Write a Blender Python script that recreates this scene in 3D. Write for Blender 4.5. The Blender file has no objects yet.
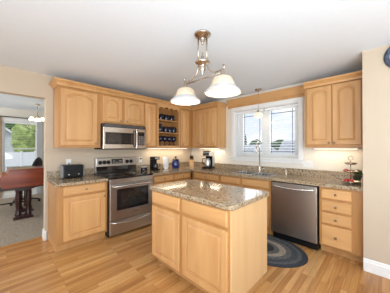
import bpy, bmesh, math, random
from mathutils import Vector, Matrix
random.seed(7)
PI = math.pi
scene = bpy.context.scene
C = scene.collection

# ------------------------------------------------------------------ camera
CAM = (3.6352, -3.5999, 1.372)
cd = bpy.data.cameras.new('camera'); cam = bpy.data.objects.new('camera', cd); C.objects.link(cam)
cd.sensor_width = 36.0; cd.lens = 36.0 * 196.0 / 390.0; cd.clip_start = 0.05; cd.clip_end = 400
cam.location = CAM
cam.rotation_euler = (math.radians(90.40), 0, math.radians(135 - 0.59 - 90))
scene.camera = cam

# ------------------------------------------------------------------ world
w = bpy.data.worlds.new('sky_world'); scene.world = w; w.use_nodes = True
nt = w.node_tree; nt.nodes.clear()
wo = nt.nodes.new('ShaderNodeOutputWorld'); wb = nt.nodes.new('ShaderNodeBackground')
tc = nt.nodes.new('ShaderNodeTexCoord'); sep = nt.nodes.new('ShaderNodeSeparateXYZ')
rp = nt.nodes.new('ShaderNodeValToRGB'); nz = nt.nodes.new('ShaderNodeTexNoise'); mp = nt.nodes.new('ShaderNodeMapping')
rp.color_ramp.elements[0].position = 0.0; rp.color_ramp.elements[0].color = (0.86, 0.92, 1.0, 1)
rp.color_ramp.elements[1].position = 0.6; rp.color_ramp.elements[1].color = (0.30, 0.52, 0.95, 1)
cr = nt.nodes.new('ShaderNodeValToRGB'); mx = nt.nodes.new('ShaderNodeMixRGB')
cr.color_ramp.elements[0].position = 0.46; cr.color_ramp.elements[1].position = 0.62
mx.inputs[2].default_value = (1, 1, 1, 1)
mp.inputs['Scale'].default_value = (2.5, 2.5, 7); nz.inputs['Scale'].default_value = 1.6; nz.inputs['Detail'].default_value = 5
L = nt.links.new
L(tc.outputs['Generated'], sep.inputs[0]); L(sep.outputs['Z'], rp.inputs[0])
L(tc.outputs['Generated'], mp.inputs[0]); L(mp.outputs[0], nz.inputs['Vector']); L(nz.outputs[0], cr.inputs[0])
L(cr.outputs[0], mx.inputs[0]); L(rp.outputs[0], mx.inputs[1]); L(mx.outputs[0], wb.inputs[0]); L(wb.outputs[0], wo.inputs[0])
wb.inputs[1].default_value = 1.15

# ------------------------------------------------------------------ exposure + large lights
scene.view_settings.view_transform = 'Standard'; scene.view_settings.look = 'None'
scene.view_settings.exposure = 0.0; scene.view_settings.gamma = 1.0; scene.view_settings.use_curve_mapping = False

def area(name, loc, rot, sx, sy, power, col=(1, 1, 1)):
    d = bpy.data.lights.new(name, 'AREA'); d.shape = 'RECTANGLE'; d.size = sx; d.size_y = sy
    d.energy = power; d.color = col
    o = bpy.data.objects.new(name, d); C.objects.link(o); o.location = loc
    o.rotation_euler = tuple(math.radians(a) for a in rot); return o
# daylight through the patio door in the right wall and the big window in the back wall
area('daylight_right', (6.55, -3.3, 1.25), (0, 90, 0), 2.1, 3.6, 25, (0.95, 0.98, 1.0))
area('daylight_back', (3.6, -7.35, 1.45), (90, 0, 0), 3.6, 1.7, 62, (0.95, 0.98, 1.0))
area('daylight_kitchen_window', (1.93, 0.20, 1.68), (-90, 0, 0), 1.2, 0.85, 9, (0.92, 0.97, 1.0))
ceil_fill = area('ceiling_fill', (4.9, -4.2, 1.1), (180, 0, 0), 2.6, 2.6, 195, (0.80, 0.91, 1.0))  # added unseen area light, stands in for bounced flash to brighten the ceiling
ceil_fill.rotation_euler = Vector((-.34, .26, .9)).to_track_quat('-Z', 'Y').to_euler()
sun = bpy.data.lights.new('sun', 'SUN'); sun.energy = 1.8; sun.angle = 0.01; sun.color = (1, .96, .9)
so = bpy.data.objects.new('sun', sun); C.objects.link(so); so.rotation_euler = (math.radians(38), 0, math.radians(35))
area('living_room_fill', (-2.0, -5.9, 1.5), (90, 0, 0), 3.0, 1.9, 85, (0.95, 0.98, 1.0))  # added fill light inside the living room, no opening in the wall behind it

# ------------------------------------------------------------------ materials
MATS = {}
def new_mat(name):
    m = bpy.data.materials.new(name); m.use_nodes = True; MATS[name] = m
    return m, m.node_tree, m.node_tree.nodes['Principled BSDF']
def plain(name, col, rough=0.5, metal=0.0, emit=None, es=0, trans=0, noise=0.0, nscale=20, coat=0, bump=0):
    m, t, b = new_mat(name)
    b.inputs['Base Color'].default_value = (*col, 1); b.inputs['Roughness'].default_value = rough
    b.inputs['Metallic'].default_value = metal
    if coat: b.inputs['Coat Weight'].default_value = coat; b.inputs['Coat Roughness'].default_value = 0.08
    if trans: b.inputs['Transmission Weight'].default_value = trans
    if emit: b.inputs['Emission Color'].default_value = (*emit, 1); b.inputs['Emission Strength'].default_value = es
    c = t.nodes.new('ShaderNodeTexCoord'); n = t.nodes.new('ShaderNodeTexNoise')
    n.inputs['Scale'].default_value = nscale; n.inputs['Detail'].default_value = 4
    t.links.new(c.outputs['Object'], n.inputs['Vector'])
    k = noise or 0.02
    r = t.nodes.new('ShaderNodeValToRGB')
    r.color_ramp.elements[0].position = 0.3; r.color_ramp.elements[1].position = 0.7
    r.color_ramp.elements[0].color = (*[max(0, v * (1 - k)) for v in col], 1)
    r.color_ramp.elements[1].color = (*[min(1, v * (1 + k)) for v in col], 1)
    t.links.new(n.outputs[0], r.inputs[0]); t.links.new(r.outputs[0], b.inputs['Base Color'])
    if bump:
        bp = t.nodes.new('ShaderNodeBump'); bp.inputs['Strength'].default_value = bump; bp.inputs['Distance'].default_value = 0.01
        t.links.new(n.outputs[0], bp.inputs['Height']); t.links.new(bp.outputs[0], b.inputs['Normal'])
    return m
def wood(name, c1, c2, scale, rough=0.38, ns=1.0):
    """grain stretched along the axis whose scale is small; each object gets its own offset"""
    m, t, b = new_mat(name)
    c = t.nodes.new('ShaderNodeTexCoord'); mp = t.nodes.new('ShaderNodeMapping'); oi = t.nodes.new('ShaderNodeObjectInfo')
    mp.inputs['Scale'].default_value = scale
    add = t.nodes.new('ShaderNodeVectorMath'); add.operation = 'ADD'
    mu = t.nodes.new('ShaderNodeMath'); mu.operation = 'MULTIPLY'; mu.inputs[1].default_value = 37.0
    cb = t.nodes.new('ShaderNodeCombineXYZ')
    t.links.new(oi.outputs['Random'], mu.inputs[0])
    for i in range(3): t.links.new(mu.outputs[0], cb.inputs[i])
    t.links.new(c.outputs['Object'], mp.inputs[0]); t.links.new(mp.outputs[0], add.inputs[0]); t.links.new(cb.outputs[0], add.inputs[1])
    n = t.nodes.new('ShaderNodeTexNoise'); n.inputs['Scale'].default_value = ns; n.inputs['Detail'].default_value = 6; n.inputs['Distortion'].default_value = 0.6
    t.links.new(add.outputs[0], n.inputs['Vector'])
    r = t.nodes.new('ShaderNodeValToRGB')
    r.color_ramp.elements[0].position = 0.33; r.color_ramp.elements[0].color = (*c1, 1)
    r.color_ramp.elements[1].position = 0.66; r.color_ramp.elements[1].color = (*c2, 1)
    t.links.new(n.outputs[0], r.inputs[0])
    hs = t.nodes.new('ShaderNodeHueSaturation')
    ma = t.nodes.new('ShaderNodeMapRange'); ma.inputs['To Min'].default_value = 0.93; ma.inputs['To Max'].default_value = 1.07
    t.links.new(oi.outputs['Random'], ma.inputs['Value']); t.links.new(ma.outputs[0], hs.inputs['Value'])
    t.links.new(r.outputs[0], hs.inputs['Color']); t.links.new(hs.outputs[0], b.inputs['Base Color'])
    b.inputs['Roughness'].default_value = rough
    return m

W1, W2 = (0.57, 0.305, 0.118), (0.67, 0.382, 0.160)
wood('maple_v', W1, W2, (9, 9, 0.9)); wood('maple_h', W1, W2, (0.9, 9, 9)); wood('maple_body', (0.43, 0.205, 0.064), (0.52, 0.262, 0.088), (6, 6, 0.7))  # maple_body: orange-brown maple, darkened further to put shade between doors into its colour
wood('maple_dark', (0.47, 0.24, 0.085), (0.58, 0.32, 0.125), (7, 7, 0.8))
wood('maple_in', (0.42, 0.24, 0.11), (0.50, 0.30, 0.14), (0.9, 7, 7), 0.5)
wood('cherry', (0.14, 0.022, 0.009), (0.33, 0.062, 0.020), (5, 0.8, 8), 0.22)
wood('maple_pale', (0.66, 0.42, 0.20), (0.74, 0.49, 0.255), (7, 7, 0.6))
wood('block_wood', (0.50, 0.28, 0.12), (0.62, 0.38, 0.18), (8, 8, 1), 0.4)
plain('dark_wood', (0.035, 0.010, 0.008), 0.25, noise=0.3)
plain('wall_paint', (0.55, 0.455, 0.345), 0.75, noise=0.015, nscale=3)
plain('wall_cream', (0.76, 0.71, 0.62), 0.7, noise=0.015, nscale=3)
plain('ceiling_paint', (0.79, 0.86, 0.93), 0.85, noise=0.01, nscale=40, bump=0.05)
plain('white_trim', (0.82, 0.82, 0.81), 0.35)
plain('white_plastic', (0.80, 0.79, 0.76), 0.3)
plain('blind_white', (0.86, 0.87, 0.88), 0.45)
plain('grille_dark', (0.05, 0.07, 0.09), 0.4)
plain('black_plastic', (0.008, 0.008, 0.009), 0.35)
MATS['black_plastic'].node_tree.nodes['Principled BSDF'].inputs['Specular IOR Level'].default_value = 0.22
plain('black_gloss', (0.008, 0.008, 0.010), 0.06, coat=0.5)
plain('smoked_glass', (0.022, 0.020, 0.018), 0.05, coat=0.5, noise=0.3, nscale=6)
plain('knob_metal', (0.30, 0.23, 0.17), 0.3, 0.9)
plain('chrome', (0.78, 0.77, 0.75), 0.12, 1.0)
plain('satin_nickel', (0.50, 0.42, 0.34), 0.25, 1.0)
plain('cobalt', (0.005, 0.007, 0.028), 0.12, coat=0.6, noise=0.3)
plain('cobalt_jar', (0.010, 0.025, 0.16), 0.12, coat=0.6, noise=0.2)
plain('paper', (0.86, 0.86, 0.85), 0.9, bump=0.1)
plain('red_fruit', (0.50, 0.015, 0.02), 0.25, coat=0.4, noise=0.3)
plain('green_leaf', (0.06, 0.10, 0.04), 0.6, noise=0.4)
plain('dark_cloth', (0.06, 0.065, 0.05), 0.9, noise=0.5, nscale=60)
plain('black_cloth', (0.012, 0.012, 0.016), 0.8)
plain('curtain', (0.42, 0.30, 0.18), 0.9, noise=0.15)
plain('sheer_white', (0.85, 0.86, 0.87), 0.9)
plain('shade_glass', (0.58, 0.47, 0.34), 0.35, emit=(1.0, 0.80, 0.55), es=0.10)
plain('shade_glass_rim', (0.50, 0.48, 0.46), 0.35, emit=(1.0, 0.90, 0.80), es=0.06)
plain('pendant_glass', (0.80, 0.74, 0.62), 0.35, emit=(1.0, 0.85, 0.62), es=0.40)
plain('bulb_on', (1, 0.95, 0.85), 0.3, emit=(1.0, 0.87, 0.66), es=5)
plain('lit_diffuser', (1, 0.95, 0.85), 0.4, emit=(1.0, 0.86, 0.62), es=5)
plain('cap_gray', (0.16, 0.16, 0.165), 0.3)
plain('display', (0.012, 0.014, 0.014), 0.15, emit=(0.15, 0.5, 0.45), es=0.01)
plain('oven_label', (0.25, 0.24, 0.23), 0.4)
plain('shingle', (0.40, 0.41, 0.42), 0.9, noise=0.25, nscale=3)
plain('siding', (0.55, 0.56, 0.56), 0.8)
plain('siding_blue', (0.30, 0.38, 0.46), 0.8)
plain('fence_white', (0.78, 0.78, 0.76), 0.6)
plain('concrete', (0.55, 0.54, 0.48), 0.9, noise=0.1, nscale=2)
plain('grass', (0.16, 0.24, 0.07), 0.95, noise=0.3, nscale=1.2)
plain('foliage_green', (0.10, 0.20, 0.05), 0.9, noise=0.55, nscale=2.5)
plain('foliage_yellow', (0.28, 0.36, 0.09), 0.9, noise=0.45, nscale=2.5)
plain('foliage_dark', (0.06, 0.12, 0.055), 0.9, noise=0.5, nscale=2.5)
plain('bark', (0.09, 0.06, 0.04), 0.95, noise=0.3)
plain('clock_rim', (0.05, 0.07, 0.12), 0.4, noise=0.8, nscale=40)
plain('clock_face', (0.72, 0.74, 0.75), 0.4)
plain('leather_dark', (0.03, 0.022, 0.02), 0.4)

def steel(name, col, rough, axis):
    m, t, b = new_mat(name)
    c = t.nodes.new('ShaderNodeTexCoord'); mp = t.nodes.new('ShaderNodeMapping'); n = t.nodes.new('ShaderNodeTexNoise')
    mp.inputs['Scale'].default_value = axis; n.inputs['Scale'].default_value = 1; n.inputs['Detail'].default_value = 3
    r = t.nodes.new('ShaderNodeMapRange'); r.inputs['To Min'].default_value = rough - 0.05; r.inputs['To Max'].default_value = rough + 0.07
    t.links.new(c.outputs['Object'], mp.inputs[0]); t.links.new(mp.outputs[0], n.inputs['Vector'])
    t.links.new(n.outputs[0], r.inputs['Value']); t.links.new(r.outputs[0], b.inputs['Roughness'])
    b.inputs['Base Color'].default_value = (*col, 1); b.inputs['Metallic'].default_value = 1.0
    return m
steel('steel', (0.56, 0.56, 0.555), 0.30, (2, 2, 260)); steel('steel_dw', (0.47, 0.45, 0.42), 0.33, (2, 2, 260))
steel('steel_bright', (0.74, 0.73, 0.71), 0.22, (2, 2, 200)); steel('steel_sink', (0.72, 0.71, 0.69), 0.25, (40, 2, 2))

def granite():
    m, t, b = new_mat('granite')
    c = t.nodes.new('ShaderNodeTexCoord')
    v = t.nodes.new('ShaderNodeTexVoronoi'); v.inputs['Scale'].default_value = 85
    n = t.nodes.new('ShaderNodeTexNoise'); n.inputs['Scale'].default_value = 28; n.inputs['Detail'].default_value = 8; n.inputs['Roughness'].default_value = 0.7
    t.links.new(c.outputs['Object'], v.inputs['Vector']); t.links.new(c.outputs['Object'], n.inputs['Vector'])
    sp = t.nodes.new('ShaderNodeSeparateColor'); t.links.new(v.outputs['Color'], sp.inputs[0])
    ad = t.nodes.new('ShaderNodeMath'); ad.operation = 'MULTIPLY_ADD'; ad.inputs[1].default_value = 0.42
    m2 = t.nodes.new('ShaderNodeMath'); m2.operation = 'MULTIPLY'; m2.inputs[1].default_value = 0.62
    t.links.new(n.outputs[0], m2.inputs[0]); t.links.new(sp.outputs[0], ad.inputs[0]); t.links.new(m2.outputs[0], ad.inputs[2])
    r = t.nodes.new('ShaderNodeValToRGB'); e = r.color_ramp
    e.elements[0].position = 0.22; e.elements[0].color = (0.055, 0.035, 0.022, 1)
    e.elements[1].position = 0.80; e.elements[1].color = (0.60, 0.50, 0.36, 1)
    for p_, c_ in ((0.34, (0.15, 0.095, 0.05, 1)), (0.45, (0.37, 0.26, 0.15, 1)), (0.56, (0.46, 0.37, 0.25, 1)), (0.68, (0.30, 0.245, 0.18, 1))):
        q = e.elements.new(p_); q.color = c_
    t.links.new(ad.outputs[0], r.inputs[0]); t.links.new(r.outputs[0], b.inputs['Base Color'])
    b.inputs['Roughness'].default_value = 0.09
granite()

def floor_mat():
    m, t, b = new_mat('oak_planks')
    c = t.nodes.new('ShaderNodeTexCoord'); mp = t.nodes.new('ShaderNodeMapping')
    mp.inputs['Rotation'].default_value = (0, 0, PI / 2)
    br = t.nodes.new('ShaderNodeTexBrick'); br.offset = 0.37; br.offset_frequency = 3; br.squash = 1
    br.inputs['Scale'].default_value = 1; br.inputs['Brick Width'].default_value = 0.62; br.inputs['Row Height'].default_value = 0.057
    br.inputs['Mortar Size'].default_value = 0.0009; br.inputs['Bias'].default_value = 0.0
    br.inputs['Color1'].default_value = (0, 0, 0, 1); br.inputs['Color2'].default_value = (1, 1, 1, 1); br.inputs['Mortar'].default_value = (0.1, 0.1, 0.1, 1)
    t.links.new(c.outputs['Object'], mp.inputs[0]); t.links.new(mp.outputs[0], br.inputs['Vector'])
    # grain, stretched along y and shifted plank by plank
    mp2 = t.nodes.new('ShaderNodeMapping'); mp2.inputs['Scale'].default_value = (26, 1.6, 1)
    ad = t.nodes.new('ShaderNodeVectorMath'); ad.operation = 'MULTIPLY_ADD'; ad.inputs[1].default_value = (31, 31, 31)
    t.links.new(c.outputs['Object'], mp2.inputs[0]); t.links.new(br.outputs['Color'], ad.inputs[0]); t.links.new(mp2.outputs[0], ad.inputs[2])
    n = t.nodes.new('ShaderNodeTexNoise'); n.inputs['Scale'].default_value = 1.0; n.inputs['Detail'].default_value = 6; n.inputs['Distortion'].default_value = 1.2
    t.links.new(ad.outputs[0], n.inputs['Vector'])
    r = t.nodes.new('ShaderNodeValToRGB'); e = r.color_ramp
    e.elements[0].position = 0.0; e.elements[0].color = (0.42, 0.185, 0.058, 1)
    e.elements[1].position = 1.0; e.elements[1].color = (0.66, 0.375, 0.142, 1)
    for p_, c_ in ((0.35, (0.52, 0.250, 0.080, 1)), (0.7, (0.59, 0.300, 0.100, 1))):
        q = e.elements.new(p_); q.color = c_
    t.links.new(br.outputs['Color'], r.inputs[0])
    g = t.nodes.new('ShaderNodeMapRange'); g.inputs['From Min'].default_value = 0.3; g.inputs['From Max'].default_value = 0.7
    g.inputs['To Min'].default_value = 0.74; g.inputs['To Max'].default_value = 1.12
    t.links.new(n.outputs[0], g.inputs['Value'])
    mu = t.nodes.new('ShaderNodeVectorMath'); mu.operation = 'SCALE'
    t.links.new(r.outputs[0], mu.inputs[0]); t.links.new(g.outputs[0], mu.inputs['Scale'])
    sc = t.nodes.new('ShaderNodeMixRGB'); sc.blend_type = 'MIX'; sc.inputs[2].default_value = (0.22, 0.10, 0.04, 1)
    t.links.new(br.outputs['Fac'], sc.inputs[0]); t.links.new(mu.outputs[0], sc.inputs[1])
    t.links.new(sc.outputs[0], b.inputs['Base Color'])
    b.inputs['Roughness'].default_value = 0.24
floor_mat()

def carpet_mat():
    m, t, b = new_mat('carpet')
    c = t.nodes.new('ShaderNodeTexCoord'); n = t.nodes.new('ShaderNodeTexNoise'); n.inputs['Scale'].default_value = 75; n.inputs['Detail'].default_value = 4
    r = t.nodes.new('ShaderNodeValToRGB'); r.color_ramp.elements[0].position = 0.35; r.color_ramp.elements[1].position = 0.65
    r.color_ramp.elements[0].color = (0.22, 0.17, 0.12, 1); r.color_ramp.elements[1].color = (0.48, 0.40, 0.31, 1)
    t.links.new(c.outputs['Object'], n.inputs['Vector']); t.links.new(n.outputs[0], r.inputs[0]); t.links.new(r.outputs[0], b.inputs['Base Color'])
    bp = t.nodes.new('ShaderNodeBump'); bp.inputs['Distance'].default_value = 0.02; t.links.new(n.outputs[0], bp.inputs['Height']); t.links.new(bp.outputs[0], b.inputs['Normal'])
    b.inputs['Roughness'].default_value = 0.95
carpet_mat()

def glass_mat():
    m, t, b = new_mat('pane_glass')
    t.nodes.remove(b); out = t.nodes['Material Output']
    tr = t.nodes.new('ShaderNodeBsdfTransparent'); gl = t.nodes.new('ShaderNodeBsdfGlossy'); mi = t.nodes.new('ShaderNodeMixShader')
    fr = t.nodes.new('ShaderNodeFresnel'); fr.inputs[0].default_value = 1.45; gl.inputs['Roughness'].default_value = 0.02
    t.links.new(fr.outputs[0], mi.inputs[0]); t.links.new(tr.outputs[0], mi.inputs[1]); t.links.new(gl.outputs[0], mi.inputs[2]); t.links.new(mi.outputs[0], out.inputs[0])
glass_mat()

def rug_mat():
    m, t, b = new_mat('braided')
    c = t.nodes.new('ShaderNodeTexCoord'); at = t.nodes.new('ShaderNodeAttribute'); at.attribute_name = 'ring'
    r = t.nodes.new('ShaderNodeValToRGB'); e = r.color_ramp; e.interpolation = 'CONSTANT'
    e.elements[0].position = 0; e.elements[0].color = (0.035, 0.038, 0.044, 1)
    e.elements[1].position = 0.98; e.elements[1].color = (0.03, 0.034, 0.042, 1)
    for p_, c_ in ((0.30, (0.13, 0.125, 0.12, 1)), (0.42, (0.34, 0.29, 0.23, 1)), (0.56, (0.12, 0.12, 0.12, 1)), (0.68, (0.055, 0.062, 0.072, 1)), (0.80, (0.10, 0.105, 0.11, 1)), (0.88, (0.040, 0.047, 0.057, 1))):
        q = e.elements.new(p_); q.color = c_
    t.links.new(at.outputs['Fac'], r.inputs[0])
    v = t.nodes.new('ShaderNodeTexVoronoi'); v.inputs['Scale'].default_value = 60; t.links.new(c.outputs['Object'], v.inputs['Vector'])
    g = t.nodes.new('ShaderNodeMapRange'); g.inputs['To Min'].default_value = 1.35; g.inputs['To Max'].default_value = 0.5; g.inputs['From Max'].default_value = 0.9
    t.links.new(v.outputs['Distance'], g.inputs['Value'])
    mu = t.nodes.new('ShaderNodeVectorMath'); mu.operation = 'SCALE'; t.links.new(r.outputs[0], mu.inputs[0]); t.links.new(g.outputs[0], mu.inputs['Scale'])
    t.links.new(mu.outputs[0], b.inputs['Base Color']); b.inputs['Roughness'].default_value = 0.95
rug_mat()
M = MATS

# ------------------------------------------------------------------ mesh helpers
class MB:
    def __init__(s): s.bm = bmesh.new()
    def box(s, x0, x1, y0, y1, z0, z1, bev=0.0, seg=1):
        b = bmesh.new()
        m = Matrix.Translation(((x0+x1)/2, (y0+y1)/2, (z0+z1)/2)) @ Matrix.Diagonal((abs(x1-x0), abs(y1-y0), abs(z1-z0), 1))
        bmesh.ops.create_cube(b, size=1, matrix=m)
        if bev > 0: bmesh.ops.bevel(b, geom=b.edges[:], offset=bev, segments=seg, profile=0.5, affect='EDGES')
        s.merge(b); return s
    def merge(s, b, M_=None):
        if M_ is not None: bmesh.ops.transform(b, matrix=M_, verts=b.verts[:])
        me = bpy.data.meshes.new('tmp'); b.to_mesh(me); b.free(); s.bm.from_mesh(me); bpy.data.meshes.remove(me); return s
    def lathe(s, prof, center=(0, 0, 0), axis='Z', n=24, sx=1, sy=1):
        b = bmesh.new(); rings = []
        for r, z in prof:
            if r < 1e-5: rings.append([b.verts.new((0, 0, z))])
            else: rings.append([b.verts.new((r*sx*math.cos(2*PI*i/n), r*sy*math.sin(2*PI*i/n), z)) for i in range(n)])
        for a, c in zip(rings, rings[1:]):
            for i in range(n):
                j = (i+1) % n
                if len(a) == 1 and len(c) == 1: continue
                if len(a) == 1: b.faces.new((a[0], c[j], c[i]))
                elif len(c) == 1: b.faces.new((a[i], a[j], c[0]))
                else: b.faces.new((a[i], a[j], c[j], c[i]))
        for f in b.faces: f.smooth = True
        R = Matrix.Identity(4)
        if axis == 'X': R = Matrix.Rotation(PI/2, 4, 'Y')
        if axis == 'Y': R = Matrix.Rotation(PI/2, 4, 'X')     # profile z -> -y
        bmesh.ops.recalc_face_normals(b, faces=b.faces[:])
        return s.merge(b, Matrix.Translation(center) @ R)
    def cyl(s, r, z0, z1, center=(0, 0, 0), axis='Z', n=20):
        e = min(r*0.15, abs(z1-z0)*0.1)
        return s.lathe([(0, z0), (r-e, z0), (r, z0+e), (r, z1-e), (r-e, z1), (0, z1)], center, axis, n)
    def tube(s, pts, r, n=8, closed=False):
        b = bmesh.new(); pts = [Vector(p) for p in pts]; rings = []; N = len(pts)
        rr = r if isinstance(r, (list, tuple)) else [r]*N
        prev = None
        for i, p in enumerate(pts):
            if closed: d = (pts[(i+1) % N] - pts[i-1])
            else: d = pts[min(i+1, N-1)] - pts[max(i-1, 0)]
            d.normalize()
            u = prev if prev is not None else (Vector((0, 0, 1)) if abs(d.z) < 0.9 else Vector((1, 0, 0)))
            u = (u - d*u.dot(d)).normalized(); v = d.cross(u); prev = u
            rings.append([b.verts.new(p + (u*math.cos(2*PI*k/n) + v*math.sin(2*PI*k/n))*rr[i]) for k in range(n)])
        rng = range(N) if closed else range(N-1)
        for i in rng:
            a, c = rings[i], rings[(i+1) % N]
            for k in range(n): b.faces.new((a[k], a[(k+1) % n], c[(k+1) % n], c[k]))
        if not closed: b.faces.new(rings[0][::-1]); b.faces.new(rings[-1])
        for f in b.faces: f.smooth = True
        bmesh.ops.recalc_face_normals(b, faces=b.faces[:])
        return s.merge(b)
    def prism(s, poly, a0, a1, axis='Z', bev=0.0):
        """extrude a 2D polygon; axis Z: (x,y)->z, axis X: (y,z)->x, axis Y: (x,z)->y"""
        b = bmesh.new()
        def P(u, v, a): return {'Z': (u, v, a), 'X': (a, u, v), 'Y': (u, a, v)}[axis]
        lo = [b.verts.new(P(u, v, a0)) for u, v in poly]; hi = [b.verts.new(P(u, v, a1)) for u, v in poly]
        b.faces.new(lo); b.faces.new(hi[::-1]); n = len(poly)
        for i in range(n): b.faces.new((lo[i], hi[i], hi[(i+1) % n], lo[(i+1) % n]))
        bmesh.ops.recalc_face_normals(b, faces=b.faces[:])
        if bev: bmesh.ops.bevel(b, geom=b.edges[:], offset=bev, segments=2, profile=0.5, affect='EDGES')
        return s.merge(b)
    def sweep(s, prof, path, closed=False):
        """prof: list of (out, z); path: list of (x,y); outward = right of travel, mitred"""
        b = bmesh.new(); n = len(path); rings = []
        for i in range(n):
            p = Vector(path[i])
            ds = []
            if i > 0: ds.append((p - Vector(path[i-1])).normalized())
            if i < n-1: ds.append((Vector(path[i+1]) - p).normalized())
            ns = [Vector((d.y, -d.x)) for d in ds]
            if len(ns) == 2: m = (ns[0]+ns[1]); m = m / m.length_squared * 2 if m.length > 1e-6 else ns[0]
            else: m = ns[0]
            rings.append([b.verts.new((p.x+m.x*o, p.y+m.y*o, z)) for o, z in prof])
        k = len(prof)
        for a, c in zip(rings, rings[1:]):
            for j in range(k): b.faces.new((a[j], a[(j+1) % k], c[(j+1) % k], c[j]))
        b.faces.new(rings[0][::-1]); b.faces.new(rings[-1])
        bmesh.ops.recalc_face_normals(b, faces=b.faces[:])
        return s.merge(b)
    def build(s, name, mat, parent=None, loc=(0, 0, 0), rotz=0, smooth=False):
        me = bpy.data.meshes.new(name); s.bm.to_mesh(me); s.bm.free()
        me.materials.append(M[mat] if isinstance(mat, str) else mat)
        o = bpy.data.objects.new(name, me); C.objects.link(o)
        o.location = loc; o.rotation_euler = (0, 0, rotz)
        if parent is not None: o.parent = parent
        return o

def thing(name, label, cat, loc=(0, 0, 0), rotz=0, group=None):
    o = bpy.data.objects.new(name, None); C.objects.link(o); o.empty_display_size = 0.05
    o.location = loc; o.rotation_euler = (0, 0, rotz); o['label'] = label; o['category'] = cat
    if group: o['group'] = group
    return o
def tag(o, label, cat, group=None, kind=None):
    o['label'] = label; o['category'] = cat
    if group: o['group'] = group
    if kind: o['kind'] = kind
    return o
def struct(o): o['kind'] = 'structure'; return o
def copy_tree(o, parent=None):
    c = o.copy(); C.objects.link(c)
    if parent is not None: c.parent = parent
    for ch in [x for x in bpy.data.objects if x.parent == o]: copy_tree(ch, c)
    return c

# ------------------------------------------------------------------ room shell
CE = 2.462; XE = 3.44; YST = -0.69; DW = -3.072; DZ = 2.118
struct(MB().box(-0.14, 6.7, -7.6, 0.0, -0.1, 0.0).build('floor', 'oak_planks'))
struct(MB().box(-3.9, 6.8, -7.7, 0.2, CE, CE+0.12).build('ceiling', 'ceiling_paint'))
# stove wall with the doorway to the living room
struct(MB().box(-0.14, 0, DW, 0.0, 0, CE).box(-0.14, 0, -4.75, DW, DZ, CE).box(-0.14, 0, -7.6, -4.75, 0, CE).build('wall_left', 'wall_paint'))
# window wall with opening
WX0, WX1, WZ0, WZ1 = 1.30, 2.57, 1.19, 2.15
struct(MB().box(-0.14, WX0, 0, 0.16, 0, CE).box(WX1, XE+0.1, 0, 0.16, 0, CE).box(WX0, WX1, 0, 0.16, 0, WZ0).box(WX0, WX1, 0, 0.16, WZ1, CE).build('wall_back', 'wall_cream'))
# stub wall beside the cabinets, facing the camera
struct(MB().box(XE, 6.7, YST, 0.16, 0, CE, 0.0).build('wall_right', 'wall_paint'))
# walls behind the camera with their glazed openings
struct(MB().box(6.6, 6.72, -7.6, -5.2, 0, CE).box(6.6, 6.72, -1.4, YST, 0, CE).box(6.6, 6.72, -5.2, -1.4, 2.3, CE).box(6.6, 6.72, -5.2, -1.4, 0, 0.12).build('wall_east', 'wall_paint'))
struct(MB().box(-0.14, 0.4, -7.72, -7.6, 0, CE).box(4.8, 6.72, -7.72, -7.6, 0, CE).box(0.4, 4.8, -7.72, -7.6, 2.3, CE).box(0.4, 4.8, -7.72, -7.6, 0, 0.6).build('wall_south', 'wall_paint'))
# living room
struct(MB().box(-3.9, -0.14, -7.6, 0.0, -0.1, 0.004).build('floor_carpet', 'carpet'))
LY0, LY1, LZ0, LZ1 = -3.44, -2.72, 0.62, 2.10
struct(MB().box(-3.94, -3.78, -7.6, LY0, 0, CE).box(-3.94, -3.78, LY1, 0.16, 0, CE).box(-3.94, -3.78, LY0, LY1, 0, LZ0).box(-3.94, -3.78, LY0, LY1, LZ1, CE).build('wall_living', 'wall_cream'))
struct(MB().box(-3.94, -0.14, -0.9, -0.76, 0, CE).build('wall_living_side', 'wall_cream'))
struct(MB().box(-3.94, -0.14, -7.72, -7.6, 0, CE).build('wall_living_south', 'wall_cream'))
BB = [(0, 0), (0.016, 0), (0.016, 0.10), (0.011, 0.112), (0.009, 0.128), (0.004, 0.138), (0, 0.138)]
struct(MB().sweep(BB, [(6.6, YST), (XE, YST)][::-1]).build('baseboard_right', 'white_trim'))
struct(MB().sweep(BB, [(-0.14, DW), (0.0, DW), (0.0, -3.058)]).build('baseboard_left', 'white_trim'))
struct(MB().sweep(BB, [(-3.78, -7.6), (-3.78, -0.9)]).build('baseboard_living', 'white_trim'))
struct(MB().box(-0.17, -0.12, -4.75, DW, 0.0, 0.012, 0.004).build('trim_threshold', 'oak_planks'))

# ------------------------------------------------------------------ kitchen window
wf = struct(MB().box(WX0-.07, WX0, -.022, 0, WZ0-.02, WZ1+.07, .005).box(WX1, WX1+.07, -.022, 0, WZ0-.02, WZ1+.07, .005)
   .box(WX0-.07, WX1+.07, -.024, 0, WZ1, WZ1+.075, .005)
   .box(WX0, WX0+.012, 0, .12, WZ0, WZ1).box(WX1-.012, WX1, 0, .12, WZ0, WZ1).box(WX0, WX1, 0, .12, WZ1-.012, WZ1).build('trim_1', 'white_trim'))
struct(MB().box(WX0-.10, WX1+.10, -.06, .12, WZ0-.03, WZ0, .006, 2).box(WX0-.07, WX1+.07, -.02, 0, WZ0-.085, WZ0-.03, .004).build('trim_2', 'white_trim'))
win = bpy.data.objects.new('window_1', None); C.objects.link(win); win['kind'] = 'structure'; win.location = (0, 0.12, 0)
fr = MB().box(WX0+.012, WX0+.05, 0, .04, WZ0, WZ1-.012).box(WX1-.05, WX1-.012, 0, .04, WZ0, WZ1-.012).box(WX0+.05, WX1-.05, 0, .04, WZ1-.04, WZ1-.012).box(WX0+.05, WX1-.05, 0, .04, WZ0, WZ0+.03).box(1.90, 1.97, -.005, .04, WZ0+.03, WZ1-.04)
fr.build('window_frame', 'white_trim', win)
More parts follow.
